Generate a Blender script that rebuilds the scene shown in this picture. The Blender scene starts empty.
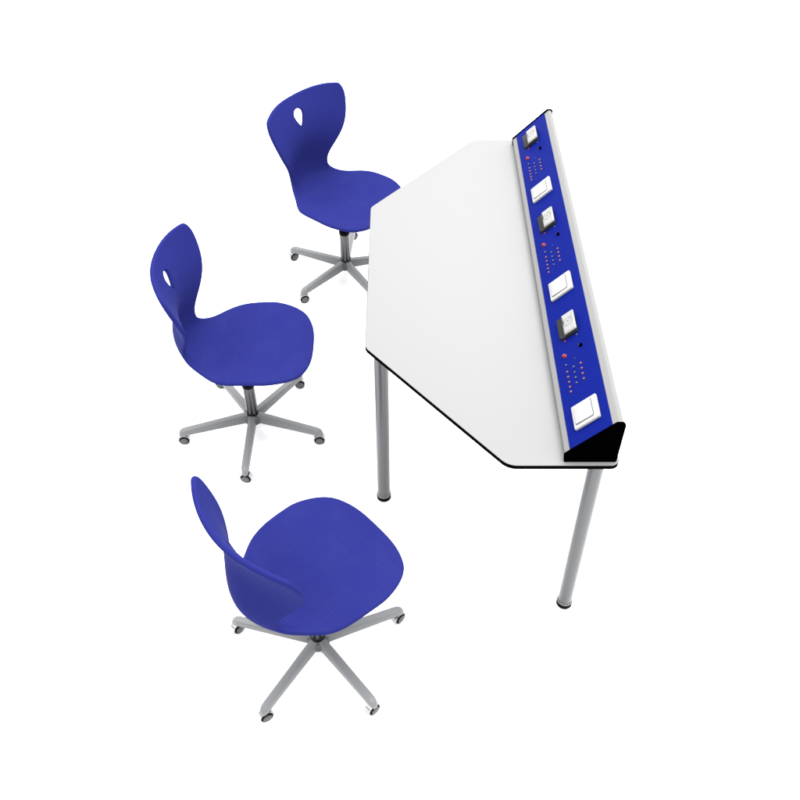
import bpy, bmesh, math
import numpy as np
from mathutils import Vector, Matrix
from mathutils.geometry import delaunay_2d_cdt

S = bpy.context.scene
COL = S.collection
R = math.radians

# ---------------------------------------------------------------- camera
CAM_H = 2.75
cam_d = bpy.data.cameras.new('camera')
cam_d.sensor_fit = 'HORIZONTAL'
cam_d.sensor_width = 36.0
cam_d.lens = 918.0 / 800.0 * 36.0
cam_d.clip_start = 0.05
cam_d.clip_end = 500.0
cam = bpy.data.objects.new('camera', cam_d)
COL.objects.link(cam)
cam.location = (0, 0, CAM_H)
cam.rotation_euler = (R(90) - math.atan(1.027), 0, 0)
S.camera = cam

# ---------------------------------------------------------------- studio light
S.view_settings.view_transform = 'Standard'
S.view_settings.look = 'None'
S.view_settings.gamma = 1.0
S.view_settings.use_curve_mapping = False
S.view_settings.exposure = 0.0
S.render.film_transparent = False

W = bpy.data.worlds.new('World')
S.world = W
W.use_nodes = True
nt = W.node_tree
bg = nt.nodes['Background']
tc = nt.nodes.new('ShaderNodeTexCoord')
sep = nt.nodes.new('ShaderNodeSeparateXYZ')
ramp = nt.nodes.new('ShaderNodeValToRGB')
ramp.color_ramp.elements[0].position = 0.0
ramp.color_ramp.elements[0].color = (0.30, 0.30, 0.302, 1)
ramp.color_ramp.elements[1].position = 0.75
ramp.color_ramp.elements[1].color = (1, 1, 1, 1)
e = ramp.color_ramp.elements.new(0.25)
e.color = (0.45, 0.45, 0.455, 1)
nt.links.new(tc.outputs['Generated'], sep.inputs[0])
mth = nt.nodes.new('ShaderNodeMath')
mth.operation = 'MULTIPLY_ADD'
mth.inputs[1].default_value = 0.25
nt.links.new(sep.outputs['Y'], mth.inputs[0])
nt.links.new(sep.outputs['Z'], mth.inputs[2])
nt.links.new(mth.outputs[0], ramp.inputs['Fac'])
nt.links.new(ramp.outputs['Color'], bg.inputs['Color'])
bg.inputs['Strength'].default_value = 3.6


def area(name, loc, target, size, power, col=(1, 1, 1)):
    d = bpy.data.lights.new(name, 'AREA')
    d.shape = 'RECTANGLE'
    d.size, d.size_y = size
    d.energy = power
    d.color = col
    o = bpy.data.objects.new(name, d)
    COL.objects.link(o)
    o.location = loc
    o.rotation_euler = (Vector(target) - Vector(loc)).to_track_quat('-Z', 'Y').to_euler()
    return o


area('softbox_light', (0.8, 3.2, 5.0), (0.0, 2.4, 0.3), (5.0, 5.0), 460)

# ---------------------------------------------------------------- materials


def mat(name, col, rough=0.5, metal=0.0, spec=0.5, coat=0.0):
    m = bpy.data.materials.new(name)
    m.use_nodes = True
    b = m.node_tree.nodes['Principled BSDF']
    b.inputs['Base Color'].default_value = (*col, 1)
    b.inputs['Roughness'].default_value = rough
    b.inputs['Metallic'].default_value = metal
    b.inputs['Specular IOR Level'].default_value = spec
    b.inputs['Coat Weight'].default_value = coat
    return m


def bump(m, scale, strength, dist=0.001, detail=3.0, rough_var=0.0):
    t = m.node_tree
    b = t.nodes['Principled BSDF']
    co = t.nodes.new('ShaderNodeTexCoord')
    n = t.nodes.new('ShaderNodeTexNoise')
    n.inputs['Scale'].default_value = scale
    n.inputs['Detail'].default_value = detail
    bp = t.nodes.new('ShaderNodeBump')
    bp.inputs['Strength'].default_value = strength
    bp.inputs['Distance'].default_value = dist
    t.links.new(co.outputs['Object'], n.inputs['Vector'])
    t.links.new(n.outputs['Fac'], bp.inputs['Height'])
    t.links.new(bp.outputs['Normal'], b.inputs['Normal'])
    if rough_var:
        mr = t.nodes.new('ShaderNodeMapRange')
        r0 = b.inputs['Roughness'].default_value
        mr.inputs['To Min'].default_value = r0 - rough_var
        mr.inputs['To Max'].default_value = r0 + rough_var
        t.links.new(n.outputs['Fac'], mr.inputs['Value'])
        t.links.new(mr.outputs['Result'], b.inputs['Roughness'])
    return m


M = {}
M['floor'] = mat('white_studio_floor', (0.94, 0.94, 0.94), 0.7, spec=0.1)
M['top'] = bump(mat('light_grey_laminate', (0.187, 0.187, 0.1882), 0.6, spec=0.05), 300, 0.05, 0.0004)
M['edge'] = bump(mat('black_compact_core', (0.001008, 0.001008, 0.001008), 0.8, spec=0.0), 200, 0.1)
M['cap'] = bump(mat('black_plastic', (0.000252, 0.000252, 0.000252), 0.9, spec=0.0), 400, 0.1)
M['alu'] = bump(mat('satin_aluminium_profile', (0.147, 0.1478, 0.1453), 0.5, spec=0.15), 220, 0.08)
M['leg'] = bump(mat('grey_painted_steel', (0.085, 0.088, 0.091), 0.25, metal=0.75, spec=0.3), 500, 0.05)
M['base'] = bump(mat('silver_grey_powder_coat', (0.132, 0.136, 0.139), 0.42, spec=0.3), 400, 0.12)
M['hub'] = bump(mat('slate_grey_hub', (0.072, 0.077, 0.086), 0.5, spec=0.2), 300, 0.1)
M['chrome'] = bump(mat('chrome', (0.3528, 0.3528, 0.3612), 0.09, metal=1.0), 30, 0.03)
M['column'] = bump(mat('dark_chrome', (0.070, 0.070, 0.073), 0.12, metal=1.0, spec=0.3), 30, 0.02)
M['rubber'] = bump(mat('black_rubber', (0.00168, 0.00168, 0.00168), 0.6, spec=0.04), 300, 0.15)
M['wheelcap'] = bump(mat('grey_wheel_cap', (0.063, 0.0672, 0.0672), 0.5, spec=0.3), 200, 0.1)
M['panel'] = bump(mat('blue_anodised_panel', (0.0022, 0.0066, 0.106), 0.5, spec=0.02), 400, 0.06)
M['white'] = bump(mat('white_switch_plastic', (0.2772, 0.2772, 0.2772), 0.4, spec=0.15), 200, 0.04)
M['plate'] = bump(mat('mottled_white_plastic', (0.3528, 0.3528, 0.3486), 0.4, spec=0.3), 60, 0.15)
M['line'] = mat('mark_and_shade_grey', (0.0588, 0.0588, 0.05544), 0.6, spec=0.1)  # for small marks, and for the shade painted round the switch rocker
M['dark'] = bump(mat('dark_grey_plastic', (0.01344, 0.01428, 0.01344), 0.55, spec=0.15), 300, 0.1)
M['red'] = mat('red_plastic', (0.1848, 0.0168, 0.0168), 0.35, spec=0.3)
M['pink'] = mat('red_jack_rim', (0.1176, 0.0168, 0.0252), 0.4, spec=0.3)
M['navy'] = mat('dark_jack_rim', (0.00504, 0.00672, 0.042), 0.4, spec=0.3)
M['pin'] = mat('jack_metal', (0.21, 0.21, 0.2184), 0.3, metal=0.8)

# mottling on the pale socket plate
t = M['plate'].node_tree
pb = t.nodes['Principled BSDF']
n2 = t.nodes.new('ShaderNodeTexNoise')
n2.inputs['Scale'].default_value = 45
n2.inputs['Detail'].default_value = 5
r2 = t.nodes.new('ShaderNodeValToRGB')
r2.color_ramp.elements[0].position = 0.38
r2.color_ramp.elements[0].color = (0.1848, 0.1848, 0.1823, 1)
r2.color_ramp.elements[1].position = 0.752
r2.color_ramp.elements[1].color = (0.2436, 0.2436, 0.2394, 1)
c2 = t.nodes.new('ShaderNodeTexCoord')
t.links.new(c2.outputs['Object'], n2.inputs['Vector'])
t.links.new(n2.outputs['Fac'], r2.inputs['Fac'])
t.links.new(r2.outputs['Color'], pb.inputs['Base Color'])

# blue seat shell: fine grain plus the faint seam lines of the moulding
m = mat('blue_moulded_shell', (0.008, 0.010, 0.135), 0.5, spec=0.004)
t = m.node_tree
pb = t.nodes['Principled BSDF']
uv = t.nodes.new('ShaderNodeUVMap')
uv.uv_map = 'shell_uv'
br = t.nodes.new('ShaderNodeTexBrick')
br.inputs['Scale'].default_value = 1.0
br.inputs['Mortar Size'].default_value = 0.0007
br.inputs['Mortar Smooth'].default_value = 0.6
br.inputs['Brick Width'].default_value = 0.11
br.inputs['Row Height'].default_value = 0.073
br.offset = 0.37
br.inputs['Color1'].default_value = (0.0130, 0.0155, 0.0990, 1)
br.inputs['Color2'].default_value = (0.0136, 0.0161, 0.1010, 1)
br.inputs['Mortar'].default_value = (0.0210, 0.0240, 0.114, 1)
wob = t.nodes.new('ShaderNodeTexNoise')
wob.inputs['Scale'].default_value = 14
add = t.nodes.new('ShaderNodeMixRGB')
add.blend_type = 'ADD'
add.inputs['Fac'].default_value = 0.006
t.links.new(uv.outputs['UV'], wob.inputs['Vector'])
t.links.new(uv.outputs['UV'], add.inputs['Color1'])
t.links.new(wob.outputs['Color'], add.inputs['Color2'])
t.links.new(add.outputs['Color'], br.inputs['Vector'])
# the seams fade in and out and stay on the seat, not on the backrest
msk = t.nodes.new('ShaderNodeSeparateXYZ')
t.links.new(uv.outputs['UV'], msk.inputs[0])
mk1 = t.nodes.new('ShaderNodeMapRange')
mk1.inputs['From Min'].default_value = 0.50
mk1.inputs['From Max'].default_value = 0.62
mk1.inputs['To Min'].default_value = 1.0
mk1.inputs['To Max'].default_value = 0.0
t.links.new(msk.outputs['Y'], mk1.inputs['Value'])
fn = t.nodes.new('ShaderNodeTexNoise')
fn.inputs['Scale'].default_value = 9
t.links.new(uv.outputs['UV'], fn.inputs['Vector'])
mk2 = t.nodes.new('ShaderNodeMapRange')
mk2.inputs['From Min'].default_value = 0.38
mk2.inputs['From Max'].default_value = 0.60
t.links.new(fn.outputs['Fac'], mk2.inputs['Value'])
mk3 = t.nodes.new('ShaderNodeMath')
mk3.operation = 'MULTIPLY'
t.links.new(mk1.outputs['Result'], mk3.inputs[0])
t.links.new(mk2.outputs['Result'], mk3.inputs[1])
sm = t.nodes.new('ShaderNodeMixRGB')
sm.inputs['Color1'].default_value = (0.0122, 0.0147, 0.0990, 1)
t.links.new(mk3.outputs[0], sm.inputs['Fac'])
t.links.new(br.outputs['Color'], sm.inputs['Color2'])
t.links.new(sm.outputs['Color'], pb.inputs['Base Color'])
g = t.nodes.new('ShaderNodeTexNoise')
g.inputs['Scale'].default_value = 70
g.inputs['Detail'].default_value = 5
co = t.nodes.new('ShaderNodeTexCoord')
bp = t.nodes.new('ShaderNodeBump')
bp.inputs['Strength'].default_value = 0.3
bp.inputs['Distance'].default_value = 0.002
t.links.new(co.outputs['Object'], g.inputs['Vector'])
t.links.new(g.outputs['Fac'], bp.inputs['Height'])
t.links.new(bp.outputs['Normal'], pb.inputs['Normal'])
mr = t.nodes.new('ShaderNodeMapRange')
mr.inputs['To Min'].default_value = 0.52
mr.inputs['To Max'].default_value = 0.68
t.links.new(g.outputs['Fac'], mr.inputs['Value'])
t.links.new(mr.outputs['Result'], pb.inputs['Roughness'])
M['shell'] = m

# ---------------------------------------------------------------- helpers


def link(name, me, mats, parent=None):
    o = bpy.data.objects.new(name, me)
    COL.objects.link(o)
    for q in (mats if isinstance(mats, (list, tuple)) else [mats]):
        me.materials.append(M[q])
    if parent is not None:
        o.parent = parent
    return o


def obj(name, bm, mats, parent=None, smooth=True, angle=35):
    bmesh.ops.recalc_face_normals(bm, faces=bm.faces)
    me = bpy.data.meshes.new(name)
    if smooth:
        for f in bm.faces:
            f.smooth = True
        for ed in bm.edges:
            if len(ed.link_faces) == 2 and ed.calc_face_angle(0) > R(angle):
                ed.smooth = False
    bm.to_mesh(me)
    bm.free()
    return link(name, me, mats, parent)


def thing(name, label, cat, loc=(0, 0, 0), rz=0.0, group=None):
    o = bpy.data.objects.new(name, None)
    COL.objects.link(o)
    o.location = loc
    o.rotation_euler = (0, 0, rz)
    o['label'] = label
    o['category'] = cat
    if group:
        o['group'] = group
    return o


def lathe(bm, prof, seg=40, mtx=Matrix.Identity(4), mi=0, close=True):
    """prof: list of (r, z) from bottom to top; closed with discs."""
    rings = []
    for r, z in prof:
        rings.append([bm.verts.new(mtx @ Vector((r * math.cos(2 * math.pi * k / seg), r * math.sin(2 * math.pi * k / seg), z)))
                      for k in range(seg)])
    fs = []
    for a, b in zip(rings, rings[1:]):
        for k in range(seg):
            fs.append(bm.faces.new((a[k], a[(k + 1) % seg], b[(k + 1) % seg], b[k])))
    if close:
        fs.append(bm.faces.new(rings[0][::-1]))
        fs.append(bm.faces.new(rings[-1]))
    for f in fs:
        f.material_index = mi
    return bm


def rounded(pts, rad, n=8):
    """Round the corners of a 2-D polygon; rad is one radius or one per corner."""
    out = []
    N = len(pts)
    for i in range(N):
        p0, p, p1 = (Vector(pts[(i - 1) % N]), Vector(pts[i]), Vector(pts[(i + 1) % N]))
        r = rad[i] if isinstance(rad, (list, tuple)) else rad
        if r <= 0:
            out.append(tuple(p))
            continue
        a, b = (p0 - p).normalized(), (p1 - p).normalized()
        half = a.angle(b) / 2
        d = r / math.tan(half)
        c = p + (a + b).normalized() * (r / math.sin(half))
        s, e_ = p + a * d - c, p + b * d - c
        a0 = math.atan2(s.y, s.x)
        da = math.atan2(e_.y, e_.x) - a0
        while da > math.pi:
            da -= 2 * math.pi
        while da < -math.pi:
            da += 2 * math.pi
        for k in range(n + 1):
            q = a0 + da * k / n
            out.append((c.x + r * math.cos(q), c.y + r * math.sin(q)))
    return out


def prism(bm, poly, z0, z1, mtx=Matrix.Identity(4), bevel=0.0, mi=0, seg=2):
    """Extrude polygon from z0 to z1 with chamfered rims by insetting."""
    n = len(poly)
    P = [Vector(p) for p in poly]
    area2 = sum(P[i].x * P[(i + 1) % n].y - P[(i + 1) % n].x * P[i].y for i in range(n))
    if area2 < 0:
        P = P[::-1]
    nor = []
    for i in range(n):
        a = (P[i] - P[i - 1])
        b = (P[(i + 1) % n] - P[i])
        a = a.normalized() if a.length > 1e-9 else b.normalized()
        b = b.normalized() if b.length > 1e-9 else a
        q = (Vector((a.y, -a.x)) + Vector((b.y, -b.x)))
        q = q.normalized()
        cs = max(0.5, q.dot(Vector((a.y, -a.x))))
        nor.append(q / cs)
    lev = []
    if bevel > 0:
        for k in range(seg + 1):
            an = math.pi / 2 * k / seg
            lev.append((bevel * (1 - math.sin(an)), z0 + bevel * (1 - math.cos(an))))
        for k in range(seg + 1):
            an = math.pi / 2 * k / seg
            lev.append((bevel * (1 - math.cos(an)), z1 - bevel * (1 - math.sin(an))))
    else:
        lev = [(0, z0), (0, z1)]
    rings = []
    for ins, z in lev:
        rings.append([bm.verts.new(mtx @ Vector((p.x - q.x * ins, p.y - q.y * ins, z))) for p, q in zip(P, nor)])
    fs = []
    for a, b in zip(rings, rings[1:]):
        for k in range(n):
            fs.append(bm.faces.new((a[k], a[(k + 1) % n], b[(k + 1) % n], b[k])))
    fs.append(bm.faces.new(rings[0][::-1]))
    fs.append(bm.faces.new(rings[-1]))
    for f in fs:
        f.material_index = mi
    return bm


def rect(x0, y0, x1, y1):
    return [(x0, y0), (x1, y0), (x1, y1), (x0, y1)]


def dup(root, loc, rz, label):
    r = root.copy()
    COL.objects.link(r)
    r.location = loc
    r.rotation_euler = (0, 0, rz)
    r['label'] = label
    for ch in list(root.children):
        c = ch.copy()
        COL.objects.link(c)
        c.parent = r
        for gch in ch.children:
            d = gch.copy()
            COL.objects.link(d)
            d.parent = c
    return r


# ---------------------------------------------------------------- floor
bm = bmesh.new()
bmesh.ops.create_grid(bm, x_segments=1, y_segments=1, size=60)
fl = obj('floor', bm, 'floor', smooth=False)
fl['kind'] = 'structure'
fl['label'] = 'plain white seamless studio floor under the desk and chairs'

# ---------------------------------------------------------------- chair
# side profile of the shell, knots from the front lip over the seat up to the top of the backrest
KX = np.array([0.27536, 0.20923, 0.11932, 0.02177, -0.04781, -0.12259, -0.20413, -0.22160, -0.19787, -0.18396, -0.19783, -0.23422])
KZ = np.array([0.43905, 0.43632, 0.43494, 0.42538, 0.40422, 0.40341, 0.44307, 0.53376, 0.61825, 0.67958, 0.75987, 0.83778])
KW = np.array([0.23642, 0.22436, 0.21900, 0.21883, 0.19866, 0.14434, 0.10809, 0.11112, 0.15165, 0.20294, 0.22904, 0.23566])
KB = np.array([0.01375, 0.02188, 0.02521, 0.03379, 0.03899, 0.03713, 0.03652, 0.04424, 0.05724, 0.05860, 0.05327, 0.06862])
KNOT = np.stack([KX, KZ, KW, KB], 1)
FA, FB, FP, FQ, FE = 0.1236, 0.0431, 2.8304, 2.7683, 1.9062
TH = 0.0085          # half thickness


def bspline(K, s):
    n = len(K)
    x = np.clip(s, 0, 1) * (n - 1)
    i = np.minimum(x.astype(int), n - 2)
    t = (x - i)[..., None]
    Kp = np.concatenate([[2 * K[0] - K[1]], K, [2 * K[-1] - K[-2]]])
    p0, p1, p2, p3 = Kp[i], Kp[i + 1], Kp[i + 2], Kp[i + 3]
    return ((1 - t) ** 3 * p0 + (3 * t ** 3 - 6 * t ** 2 + 4) * p1 + (-3 * t ** 3 + 3 * t ** 2 + 3 * t + 1) * p2 + t ** 3 * p3) / 6


def shell_point(u, t):
    s0 = FA * np.abs(t) ** FP
    s1 = 1 - FB * np.abs(t) ** FQ
    s = s0 + (s1 - s0) * u
    c = bspline(KNOT, s)
    e = 2e-3
    T = (bspline(KNOT, np.minimum(s + e, 1)) - bspline(KNOT, np.maximum(s - e, 0)))[..., :2]
    T /= np.linalg.norm(T, axis=-1, keepdims=True)
    N = np.stack([T[..., 1], -T[..., 0]], -1)
    wf = c[..., 2]
    off = c[..., 3] * np.abs(t) ** FE
    return np.stack([c[..., 0] + N[..., 0] * off, wf * t, c[..., 1] + N[..., 1] * off], -1)


def shell_mesh(name):
    LU, LT = 0.95, 0.2           # domain metric
    # boundary: rectangle with elliptical corners, in (u, t)
    bd = []

    def corner(uc, tc_, ru, rt, a0, a1, n=16):
        for k in range(n + 1):
            a = a0 + (a1 - a0) * k / n
            bd.append((uc + ru * math.cos(a), tc_ + rt * math.sin(a)))
    fu, ft, tu, tt = 0.0763, 0.3290, 0.0605, 0.0913
    hp = math.pi / 2

    def line(a, b, n):
        for k in range(1, n):
            bd.append((a[0] + (b[0] - a[0]) * k / n, a[1] + (b[1] - a[1]) * k / n))
    corner(fu, -1 + ft, fu, ft, 3 * hp, 2 * hp)          # front right -> along front
    line((0, -1 + ft), (0, 1 - ft), 24)
    corner(fu, 1 - ft, fu, ft, 2 * hp, hp)
    line((fu, 1), (1 - tu, 1), 90)
    corner(1 - tu, 1 - tt, tu, tt, hp, 0)
    line((1, 1 - tt), (1, -1 + tt), 34)
    corner(1 - tu, -1 + tt, tu, tt, 0, -hp)
    line((1 - tu, -1), (fu, -1), 90)
    # teardrop grip hole, tip towards the seat
    hole = []
    hw, hu, hup, hdn = 0.142, 0.922, 0.031, 0.076
    for k in range(24):
        a = -math.pi / 2 + math.pi * k / 23
        hole.append((hu + hup * math.cos(a), -0.040 + hw * math.sin(a)))
    for k in range(1, 14):
        v = k / 14
        hole.append((hu - hdn * v, -0.040 + 0.032 * v * v + hw * (1 - v ** 1.55)))
    hole.append((hu - hdn, -0.008))
    for k in range(13, 0, -1):
        v = k / 14
        hole.append((hu - hdn * v, -0.040 + 0.032 * v * v - hw * (1 - v ** 1.55)))
    B = np.array(bd)
    Hh = np.array(hole)
    met = np.array([LU, LT])

    def inside(p, poly):
        x, y = p
        c = False
        n = len(poly)
        for i in range(n):
            x1, y1 = poly[i]
            x2, y2 = poly[(i + 1) % n]
            if (y1 > y) != (y2 > y) and x < (x2 - x1) * (y - y1) / (y2 - y1) + x1:
                c = not c
        return c
    Bm, Hm = B * met, Hh * met
    pts = [tuple(p) for p in Bm] + [tuple(p) for p in Hm]
    nb, nh = len(Bm), len(Hm)
    allb = np.concatenate([Bm, Hm])
    for i in range(1, 106):
        for j in range(-22, 23):
            p = np.array([i / 106 * LU, j / 22.5 * LT])
            if ((allb - p) ** 2).sum(1).min() < 0.0045 ** 2:
                continue
            if inside(p, Bm) and not inside(p, Hm):
                pts.append(tuple(p))
    ed = [(i, (i + 1) % nb) for i in range(nb)] + [(nb + i, nb + (i + 1) % nh) for i in range(nh)]
    vs, es, fs, ov, oe, of = delaunay_2d_cdt([Vector(p) for p in pts], ed, [], 0, 1e-7)
    P2 = np.array([tuple(v) for v in vs])
    inv = {}
    for i, o in enumerate(ov):
        for k in o:
            inv[k] = i
    tris = []
    for f in fs:
        c = P2[list(f)].mean(0)
        if inside(c, Bm) and not inside(c, Hm):
            tris.append(list(f))
    UT = P2 / met
    u, t_ = np.clip(UT[:, 0], 0, 1), np.clip(UT[:, 1], -1, 1)
    P = shell_point(u, t_)
    e = 4e-3
    ul, uh = np.clip(u - e, 0, 1), np.clip(u + e, 0, 1)
    tl, th = np.clip(t_ - e, -1, 1), np.clip(t_ + e, -1, 1)
    Du = shell_point(uh, t_) - shell_point(ul, t_)
    Dt = shell_point(u, th) - shell_point(u, tl)
    N = np.cross(Du, Dt)
    N /= np.linalg.norm(N, axis=1, keepdims=True)
    if N[np.argmin(np.abs(u - 0.3) + np.abs(t_))][2] < 0:
        N = -N
    nv = len(P)
    V = [P + N * TH, P - N * TH]
    NN = [N, -N]
    F = []
    for a, b, c in tris:
        n = np.cross(P[b] - P[a], P[c] - P[a])
        if n @ N[a] < 0:
            b, c = c, b
        F.append((a, b, c))
        F.append((a + nv, c + nv, b + nv))
    count = 2 * nv
    RS = 8
    for loop in ([inv[i] for i in range(nb)], [inv[nb + i] for i in range(nh)]):
        L = P[loop]
        tan = np.roll(L, -1, 0) - np.roll(L, 1, 0)
        O = np.cross(tan, N[loop])
        O /= np.linalg.norm(O, axis=1, keepdims=True) + 1e-12
        # outward: away from the sheet
        isH = loop[0] == inv[nb]
        ctr = L.mean(0)
        k0 = len(loop) // 2
        if isH:
            if (O[k0] @ (ctr - L[k0])) < 0:
                O = -O
        else:
            k1 = int(np.argmin(UT[loop][:, 0]))
            if O[k1][0] < 0:
                O = -O
        rows = [list(loop)]
        rr = TH if not isH else TH * 0.7
        for r in range(1, RS):
            a = math.pi * r / RS
            V.append(L + N[loop] * TH * math.cos(a) + O * rr * math.sin(a))
            q = N[loop] * math.cos(a) + O * math.sin(a)
            NN.append(q / np.linalg.norm(q, axis=1, keepdims=True))
            rows.append(list(range(count, count + len(loop))))
            count += len(loop)
        rows.append([i + nv for i in loop])
        n = len(loop)
        for a, b in zip(rows, rows[1:]):
            for k in range(n):
                F.append((a[k], a[(k + 1) % n], b[(k + 1) % n], b[k]))
    V = np.concatenate(V)
    NN = np.concatenate(NN)
    FF = []
    for f in F:
        n = np.cross(V[f[1]] - V[f[0]], V[f[2]] - V[f[0]])
        FF.append(f if n @ NN[list(f)].sum(0) >= 0 else tuple(reversed(f)))
    me = bpy.data.meshes.new(name)
    me.from_pydata([tuple(v) for v in V], [], FF)
    me.polygons.foreach_set('use_smooth', [True] * len(me.polygons))
    sa = FA * np.abs(t_) ** FP
    sb = 1 - FB * np.abs(t_) ** FQ
    Q2 = np.stack([P[:, 1], (sa + (sb - sa) * u) * 0.95], 1)      # across, along
    uvl = me.uv_layers.new(name='shell_uv')
    Ut = np.zeros((len(V), 2))
    Ut[:nv] = Q2
    Ut[nv:2 * nv] = Q2 + 3.3
    k = 2 * nv
    for loop in ([inv[i] for i in range(nb)], [inv[nb + i] for i in range(nh)]):
        for r in range(1, RS):
            Ut[k:k + len(loop)] = Q2[loop]
            k += len(loop)
    li = np.zeros(len(me.loops), dtype=np.int32)
    me.loops.foreach_get('vertex_index', li)
    uvl.data.foreach_set('uv', Ut[li].ravel())
    me.normals_split_custom_set_from_vertices([tuple(n) for n in NN])
    return me


BASE_R = 0.283


def make_chair(label, loc, yaw, base_deg, wheel_deg, shift):
    """yaw: facing of the shell; base_deg: direction of the first arm; wheel_deg: axle direction (all in world degrees)."""
    ch = thing('swivel_chair', label, 'chair', (loc[0], loc[1], 0), 0.0, 'blue swivel chairs around the desk')
    o = bpy.data.objects.new('seat_shell', SHELL)
    COL.objects.link(o)
    o.parent = ch
    o.location = (shift[0], shift[1], 0)
    o.rotation_euler = (0, 0, yaw)

    if not MESH:
        # bracket
        bm = bmesh.new()
        prism(bm, rounded(rect(-0.095, -0.075, 0.105, 0.075), 0.02), 0.366, 0.386, bevel=0.004)
        prism(bm, rounded(rect(-0.045, -0.04, 0.05, 0.04), 0.015), 0.335, 0.366, bevel=0.004)
        for sx in (-0.075, 0.085):
            for sy in (-0.055, 0.055):
                lathe(bm, [(0.012, 0.386), (0.010, 0.408)], 16, Matrix.Translation((sx, sy, 0)))
        MESH['bracket'] = obj('seat_bracket', bm, 'hub', ch)
        # gas column
        bm = bmesh.new()
        lathe(bm, [(0.0225, 0.06), (0.0225, 0.232), (0.0215, 0.236)], 48)
        gc = obj('gas_column', bm, 'column', ch)
        bm = bmesh.new()
        lathe(bm, [(0.0235, 0.232), (0.025, 0.235), (0.025, 0.247), (0.021, 0.252), (0.016, 0.254)], 48)
        cl = obj('collar', bm, 'rubber', gc)
        bm = bmesh.new()
        lathe(bm, [(0.0135, 0.245), (0.0135, 0.336)], 40)
        ps = obj('piston', bm, 'column', gc)
        # hub
        bm = bmesh.new()
        lathe(bm, [(0.033, 0.040), (0.0365, 0.043), (0.0365, 0.076), (0.035, 0.0795), (0.0228, 0.080)], 48)
        hb = obj('base_hub', bm, 'hub', ch)
        # arm along +X: swept rounded section, drooping at the tip
        bm = bmesh.new()
        st = []
        x_end = BASE_R
        for k in range(0, 22):
            q = k / 21
            x = 0.024 + (x_end - 0.012 - 0.024) * q
            top = 0.083 - 0.008 * q
            bot = 0.041 + 0.007 * q
            st.append((x, 0, top, bot, 0.0138))
        rings = []

        def ring(x, zt, zb, hw, nxz=None):
            sec = rounded([(-hw, zb), (hw, zb), (hw, zt), (-hw, zt)], [0.003, 0.003, 0.006, 0.006], 4)
            return [bm.verts.new((x, y, z)) for y, z in sec]
        for x, _, a, b, hw in st:
            rings.append(ring(x, a, b, hw))
        # rounded nose
        x0 = st[-1][0]
        for k in range(1, 9):
            an = math.pi / 2 * k / 8
            x = x0 + 0.028 * math.sin(an)
            zt = 0.075 - 0.020 * (1 - math.cos(an))
            hw = 0.0138 * (0.25 + 0.75 * math.sqrt(max(0, 1 - (math.sin(an) * 0.97) ** 2)))
            zb = 0.048 - 0.004 * math.sin(an)
            rings.append(ring(x, zt, zb, hw))
        for a, b in zip(rings, rings[1:]):
            n = len(a)
            for k in range(n):
                bm.faces.new((a[k], a[(k + 1) % n], b[(k + 1) % n], b[k]))
        bm.faces.new(rings[0][::-1])
        bm.faces.new(rings[-1])
        MESH['arm'] = obj('base_leg', bm, 'base', ch, angle=50)
        # castor: chrome fork and hood, rubber wheel, grey wheel cap; local axle along +X, origin on the floor under the pivot
        bm = bmesh.new()
        lathe(bm, [(0.006, 0.036), (0.006, 0.050)], 20)
        # hood: an arch of a cylinder over the wheel, offset behind the pivot
        for side in (0,):
            nseg = 18
            outer, inner = 0.0245, 0.0215
            rows = []
            for k in range(nseg + 1):
                an = R(-10) + R(200) * k / nseg
                cy, cz = math.cos(an), math.sin(an)
                rows.append([bm.verts.new((x, cy * rr, 0.0205 + cz * rr)) for x, rr in
                             ((-0.0135, inner), (-0.0135, outer - 0.001), (-0.0125, outer), (0.0085, outer), (0.0095, outer - 0.001), (0.0095, inner))])
            for a, b in zip(rows, rows[1:]):
                for k in range(6):
                    bm.faces.new((a[k], a[(k + 1) % 6], b[(k + 1) % 6], b[k]))
            bm.faces.new(rows[0])
            bm.faces.new(rows[-1][::-1])
        MESH['castor'] = obj('castor', bm, 'chrome', ch)
        rx = Matrix.Translation((0, 0, 0.0205)) @ Matrix.Rotation(R(90), 4, 'Y')
        bm = bmesh.new()
        lathe(bm, [(0.015, -0.0125), (0.0185, -0.0125), (0.0203, -0.0105), (0.0203, 0.0100), (0.0188, 0.0125), (0.0150, 0.0125)], 40, rx)
        MESH['wheel'] = obj('wheel', bm, 'rubber', MESH['castor'])
        bm = bmesh.new()
        lathe(bm, [(0.0150, 0.0100), (0.0150, 0.0135), (0.0135, 0.0146), (0.006, 0.0150), (0.004, 0.0158), (0.001, 0.0160)], 40, rx)
        MESH['wcap'] = obj('wheel_cap', bm, 'wheelcap', MESH['castor'])
        MESH['gc'], MESH['cl'], MESH['ps'], MESH['hb'] = gc, cl, ps, hb
        own = True
    else:
        own = False

    def use(key, parent):
        c = MESH[key].copy()
        COL.objects.link(c)
        c.parent = parent
        return c
    if own:
        br_, arm, cas, wh, wc = MESH['bracket'], MESH['arm'], MESH['castor'], MESH['wheel'], MESH['wcap']
    else:
        br_ = use('bracket', ch)
        g_ = use('gc', ch)
        use('cl', g_)
        use('ps', g_)
        use('hb', ch)
    br_.rotation_euler = (0, 0, yaw)
    for k in range(5):
        a = R(base_deg + 72 * k)
        if own and k == 0:
            A, Cc = arm, cas
        else:
            A, Cc = use('arm', ch), use('castor', ch)
            use('wheel', Cc)
            use('wcap', Cc)
        A.rotation_euler = (0, 0, a)
        Cc.location = (BASE_R * math.cos(a), BASE_R * math.sin(a), 0)
        Cc.rotation_euler = (0, 0, R(wheel_deg + (7, -6, 4, -9, 3)[k]))
    return ch


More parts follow.
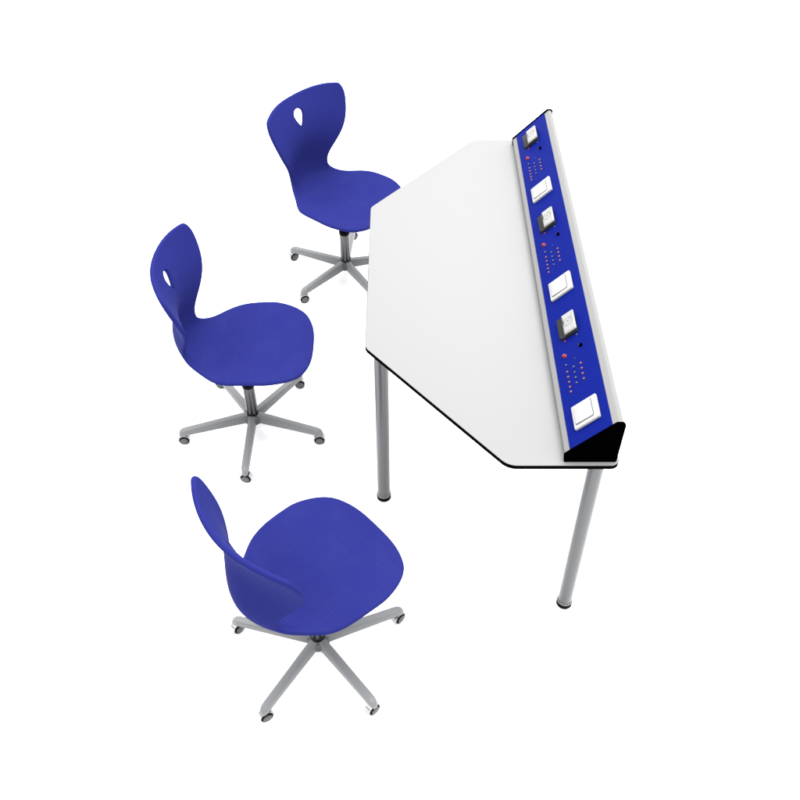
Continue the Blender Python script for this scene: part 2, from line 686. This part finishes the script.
MESH = {}
SHELL = shell_mesh('seat_shell')
SHELL.materials.append(M['shell'])
make_chair('blue plastic swivel chair farthest back, its seat partly hidden behind the white desk top', (-0.259, 3.532), -0.6753, 13, -62, (-0.0172, -0.0023))
make_chair('blue swivel chair between the other two, seen side-on and clear of the desk', (-0.590, 2.529), 0.0079, 54, -90, (-0.0151, 0.0006))
make_chair('blue plastic swivel chair nearest the viewer, turned away so the back of its backrest shows', (-0.267, 1.530), 0.7057, 22, -50, (-0.0182, -0.0119))

# ---------------------------------------------------------------- desk
desk = thing('desk', 'white trapezoid desk with black edge and round grey metal legs', 'desk', (0.25, 2.54, 0))
TZ, TT = 0.78, 0.0155
DX, DY = 0.25, 2.54
poly = [(0.617, 1.661), (0.617, 3.419), (0.299, 3.419), (-0.111, 2.93), (-0.111, 2.15), (0.303, 1.661)]
poly = [(x - DX, y - DY) for x, y in poly]
pr = rounded(poly, [0.025, 0.025, 0.06, 0.04, 0.04, 0.06], 10)
bm = bmesh.new()
prism(bm, pr, TZ - TT, TZ - 0.0012, bevel=0.0015, mi=0)
edge_poly = pr
tt_ = obj('table_top', bm, 'edge', desk)
bm = bmesh.new()
cen = Vector((0.05, 0, 0))


def inset(poly, d):
    n = len(poly)
    P = [Vector(p) for p in poly]
    out = []
    for i in range(n):
        a = (P[i] - P[i - 1]).normalized()
        b = (P[(i + 1) % n] - P[i]).normalized()
        q = (Vector((a.y, -a.x)) + Vector((b.y, -b.x))).normalized()
        out.append(tuple(P[i] - q * d))
    return out


prism(bm, inset(pr, 0.0012), TZ - 0.0016, TZ, bevel=0.0003)
obj('laminate_surface', bm, 'top', tt_)


def make_leg(x, y):
    bm = bmesh.new()
    lathe(bm, [(0.0235, 0.016), (0.0235, TZ - TT - 0.006)], 48, Matrix.Translation((x - DX, y - DY, 0)))
    l = obj('table_leg', bm, 'leg', desk)
    bm = bmesh.new()
    lathe(bm, [(0.0235, 0), (0.0265, 0.003), (0.0265, 0.020), (0.0255, 0.0215), (0.0238, 0.0215)], 48, Matrix.Translation((x - DX, y - DY, 0)))
    obj('foot_cap', bm, 'rubber', l)
    bm = bmesh.new()
    lathe(bm, [(0.0242, 0.0215), (0.0262, 0.0222), (0.0262, 0.026), (0.0242, 0.0275)], 48, Matrix.Translation((x - DX, y - DY, 0)))
    obj('foot_ring', bm, 'base', l)
    bm = bmesh.new()
    lathe(bm, [(0.030, TZ - TT - 0.006), (0.030, TZ - TT - 0.0005)], 40, Matrix.Translation((x - DX, y - DY, 0)))
    obj('fixing_plate', bm, 'base', l)


for x, y in ((-0.061, 2.165), (0.564, 1.703), (-0.061, 2.915), (0.564, 3.377)):
    make_leg(x, y)
# underframe rails between the legs
bm = bmesh.new()


def beam(p, q, w=0.022, z0=0.722, z1=0.764):
    a, b = Vector(p), Vector(q)
    d = (b - a).normalized()
    n = Vector((-d.y, d.x)) * w / 2
    a, b = a + d * 0.024, b - d * 0.024
    prism(bm, [tuple(a - n), tuple(b - n), tuple(b + n), tuple(a + n)], z0, z1, bevel=0.002)


L4 = [(-0.061 - DX, 2.165 - DY), (0.564 - DX, 1.703 - DY), (0.564 - DX, 3.377 - DY), (-0.061 - DX, 2.915 - DY)]
for i in range(4):
    beam(L4[i], L4[(i + 1) % 4])
obj('underframe', bm, 'base', desk)

# ---------------------------------------------------------------- control console on the desk
Y0, Y1 = 1.683, 3.374
con = thing('control_console', 'long sloping blue control panel with white switches on the desk\'s right edge', 'control panel', (0.4626, 2.54, TZ))
AX, AZ = 0.4626, 0.81
prof = [(0.4635, 0.7805), (0.4606, 0.806), (0.4640, 0.8114), (0.4700, 0.8162), (0.5864, 0.9333), (0.5920, 0.9366), (0.5985, 0.9360), (0.6050, 0.9300), (0.6070, 0.7805)]


def ext_y(bm, pf, y0, y1, bev=0.0):
    # polygon in xz extruded along y, in console coordinates
    mt = Matrix(((1, 0, 0, -0.4626), (0, 0, -1, -2.54), (0, 1, 0, -TZ), (0, 0, 0, 1)))
    prism(bm, pf, -y1, -y0, mt, bev)


bm = bmesh.new()
ext_y(bm, prof, Y0, Y1)
obj('aluminium_profile', bm, 'alu', con, angle=25)
capp = rounded([(0.4600, 0.7803), (0.4575, 0.8095), (0.5850, 0.9382), (0.6050, 0.9382), (0.6098, 0.9300), (0.6080, 0.7803)], [0.003, 0.006, 0.006, 0.008, 0.003, 0.004], 5)
for y0, y1 in ((Y0 - 0.009, Y0 + 0.0005), (Y1 - 0.0005, Y1 + 0.0105)):
    bm = bmesh.new()
    ext_y(bm, capp, y0, y1, 0.0015)
    obj('end_cap', bm, 'cap', con)

# frame of the slope: s across, y along, h out of the slope
wx, wz = 0.7070, 0.7072
SL = Matrix(((wx, 0, -wz, AX - 0.4626), (0, 1, 0, -2.54), (wz, 0, wx, AZ - TZ), (0, 0, 0, 1)))
bm = bmesh.new()
prism(bm, rect(0.0165, Y0 + 0.001, 0.1605, Y1 - 0.001), -0.002, 0.0022, SL, 0.0006)
obj('blue_panel', bm, 'panel', con, smooth=False)
H0 = 0.0021


def tf(s, y, h=0.0):
    return SL @ Matrix.Translation((s, y, H0 + h))


def put(o, mtx):
    o.matrix_local = mtx
    return o


bm = bmesh.new()
prism(bm, rounded(rect(-0.0430, -0.0435, 0.0430, 0.0435), 0.004, 4), 0, 0.0095, bevel=0.0025, seg=3)
SW = [obj('light_switch', bm, 'white', con)]
bm = bmesh.new()
# rocker: wedge, high on the left, dipping to the right
rk = rounded(rect(-0.034, -0.0285, 0.0245, 0.0345), 0.003, 4)
prism(bm, rk, 0.0088, 0.0122, bevel=0.0008)
for v in bm.verts:
    if v.co.z > 0.0105:
        v.co.z -= 0.0015 * (v.co.x + 0.034) / 0.0585
SW.append(obj('rocker', bm, 'white', SW[0]))
bm = bmesh.new()
prism(bm, rounded(rect(-0.0350, -0.0320, 0.0268, 0.0355), 0.004, 4), 0.0088, 0.00975)
SW.append(obj('painted_gap_shade', bm, 'line', SW[0]))  # thin grey plate round the rocker: shade of its gap put into the colour

bm = bmesh.new()
prism(bm, rounded([(-0.034, -0.034), (-0.027, -0.045), (0.030, -0.045), (0.030, 0.045), (-0.034, 0.045)], 0.003, 3), 0, 0.0105, bevel=0.001)
SO = [obj('socket', bm, 'dark', con)]
bm = bmesh.new()
pl = [(-0.0115, -0.0425), (0.0335, -0.0425), (0.0335, 0.0435), (-0.0115, 0.0435), (-0.0115, 0.012), (-0.0075, 0.010), (-0.0075, 0.001), (-0.0115, -0.001)]
prism(bm, rounded(pl, [0.002, 0.004, 0.004, 0.002, 0.0008, 0.0008, 0.0008, 0.0008], 3), 0.0100, 0.0185, bevel=0.0035, seg=1)
SO.append(obj('socket_cover', bm, 'plate', SO[0], angle=20))
bm = bmesh.new()
lathe(bm, [(0.0022, 0.0180), (0.0022, 0.0190)], 16, Matrix.Translation((0.011, 0.004, 0)))
for a in range(0, 24):      # thin engraved ring
    a0, a1 = 2 * math.pi * a / 24, 2 * math.pi * (a + 1) / 24
    q = [(0.011 + r * math.cos(x), 0.001 + r * math.sin(x)) for r, x in ((0.0155, a0), (0.0163, a0), (0.0163, a1), (0.0155, a1))]
    if a % 6:
        prism(bm, q, 0.0182, 0.0187)
SO.append(obj('pin_hole', bm, 'line', SO[0]))

bm = bmesh.new()
lathe(bm, [(0.0056, 0), (0.0058, 0.001), (0.0055, 0.006), (0.0045, 0.0072), (0.001, 0.0074)], 24)
prism(bm, rect(-0.0042, -0.0008, 0.0002, 0.0012), 0.0070, 0.0079, mi=1)
KN = obj('knob', bm, ['cap', 'line'], con)
bm = bmesh.new()
lathe(bm, [(0.0072, 0), (0.0072, 0.002), (0.006, 0.003), (0.0052, 0.007), (0.003, 0.0085), (0.001, 0.0088)], 24)
RB = obj('red_button', bm, 'red', con)


def jack(rim):
    bm = bmesh.new()
    lathe(bm, [(0.0040, 0), (0.0040, 0.0018), (0.0032, 0.0026), (0.0022, 0.0026), (0.0021, 0.0010), (0.0005, 0.0010)], 20)
    lathe(bm, [(0.0019, 0.0008), (0.0019, 0.0030), (0.0012, 0.0034)], 16, mi=1)
    return obj('jack', bm, [rim, 'pin'], con)


JR, JB = jack('pink'), jack('navy')
bm = bmesh.new()
lathe(bm, [(0.0035, 0), (0.0032, 0.0012), (0.002, 0.002), (0.0005, 0.0022)], 16)
LR = obj('indicator_lamp', bm, 'red', con)
bm = bmesh.new()
lathe(bm, [(0.0032, 0), (0.003, 0.001), (0.001, 0.0014)], 16)
LG = obj('screw', bm, 'line', con)
bm = bmesh.new()
lathe(bm, [(0.0030, 0), (0.0028, 0.001), (0.001, 0.0012)], 16)
LD = obj('blind_plug', bm, 'navy', con)

used = set()


def place(o, s, y, h=0.0):
    kids = list(o.children)
    if o.name in used:
        c = o.copy()
        COL.objects.link(c)
        c.parent = con
        for k in kids:
            d = k.copy()
            COL.objects.link(d)
            d.parent = c
        o = c
    used.add(o.name)
    o.matrix_local = tf(s, y, h)


for k in range(3):
    dy = 0.563 * k
    ds = -0.0012 * k
    place(SW[0], 0.0905 + ds * 1.7, 1.7745 + dy)
    place(SO[0], 0.0865 + ds, 2.145 + dy)
    place(KN, 0.1155 + ds, 2.0375 + dy)
    place(RB, 0.0540 + ds, 2.0345 + dy)
    for i, y in enumerate((1.9954, 1.9666, 1.9451, 1.9239, 1.9035, 1.8839)):
        place(JB if i == 0 else JR, 0.0535 + ds, y + dy)
    for y in (1.9708, 1.9474, 1.9255, 1.9032):
        place(JB, 0.0781 + ds, y + dy)
    for y in (1.9684, 1.9467, 1.9248, 1.9033):
        place(JR, 0.1033 + ds, y + dy)
    place(LR, 0.0640 + ds, 2.096 + dy)
    place(LG, 0.1085 + ds, 2.092 + dy)
    place(LD, 0.0865 + ds, 2.002 + dy)
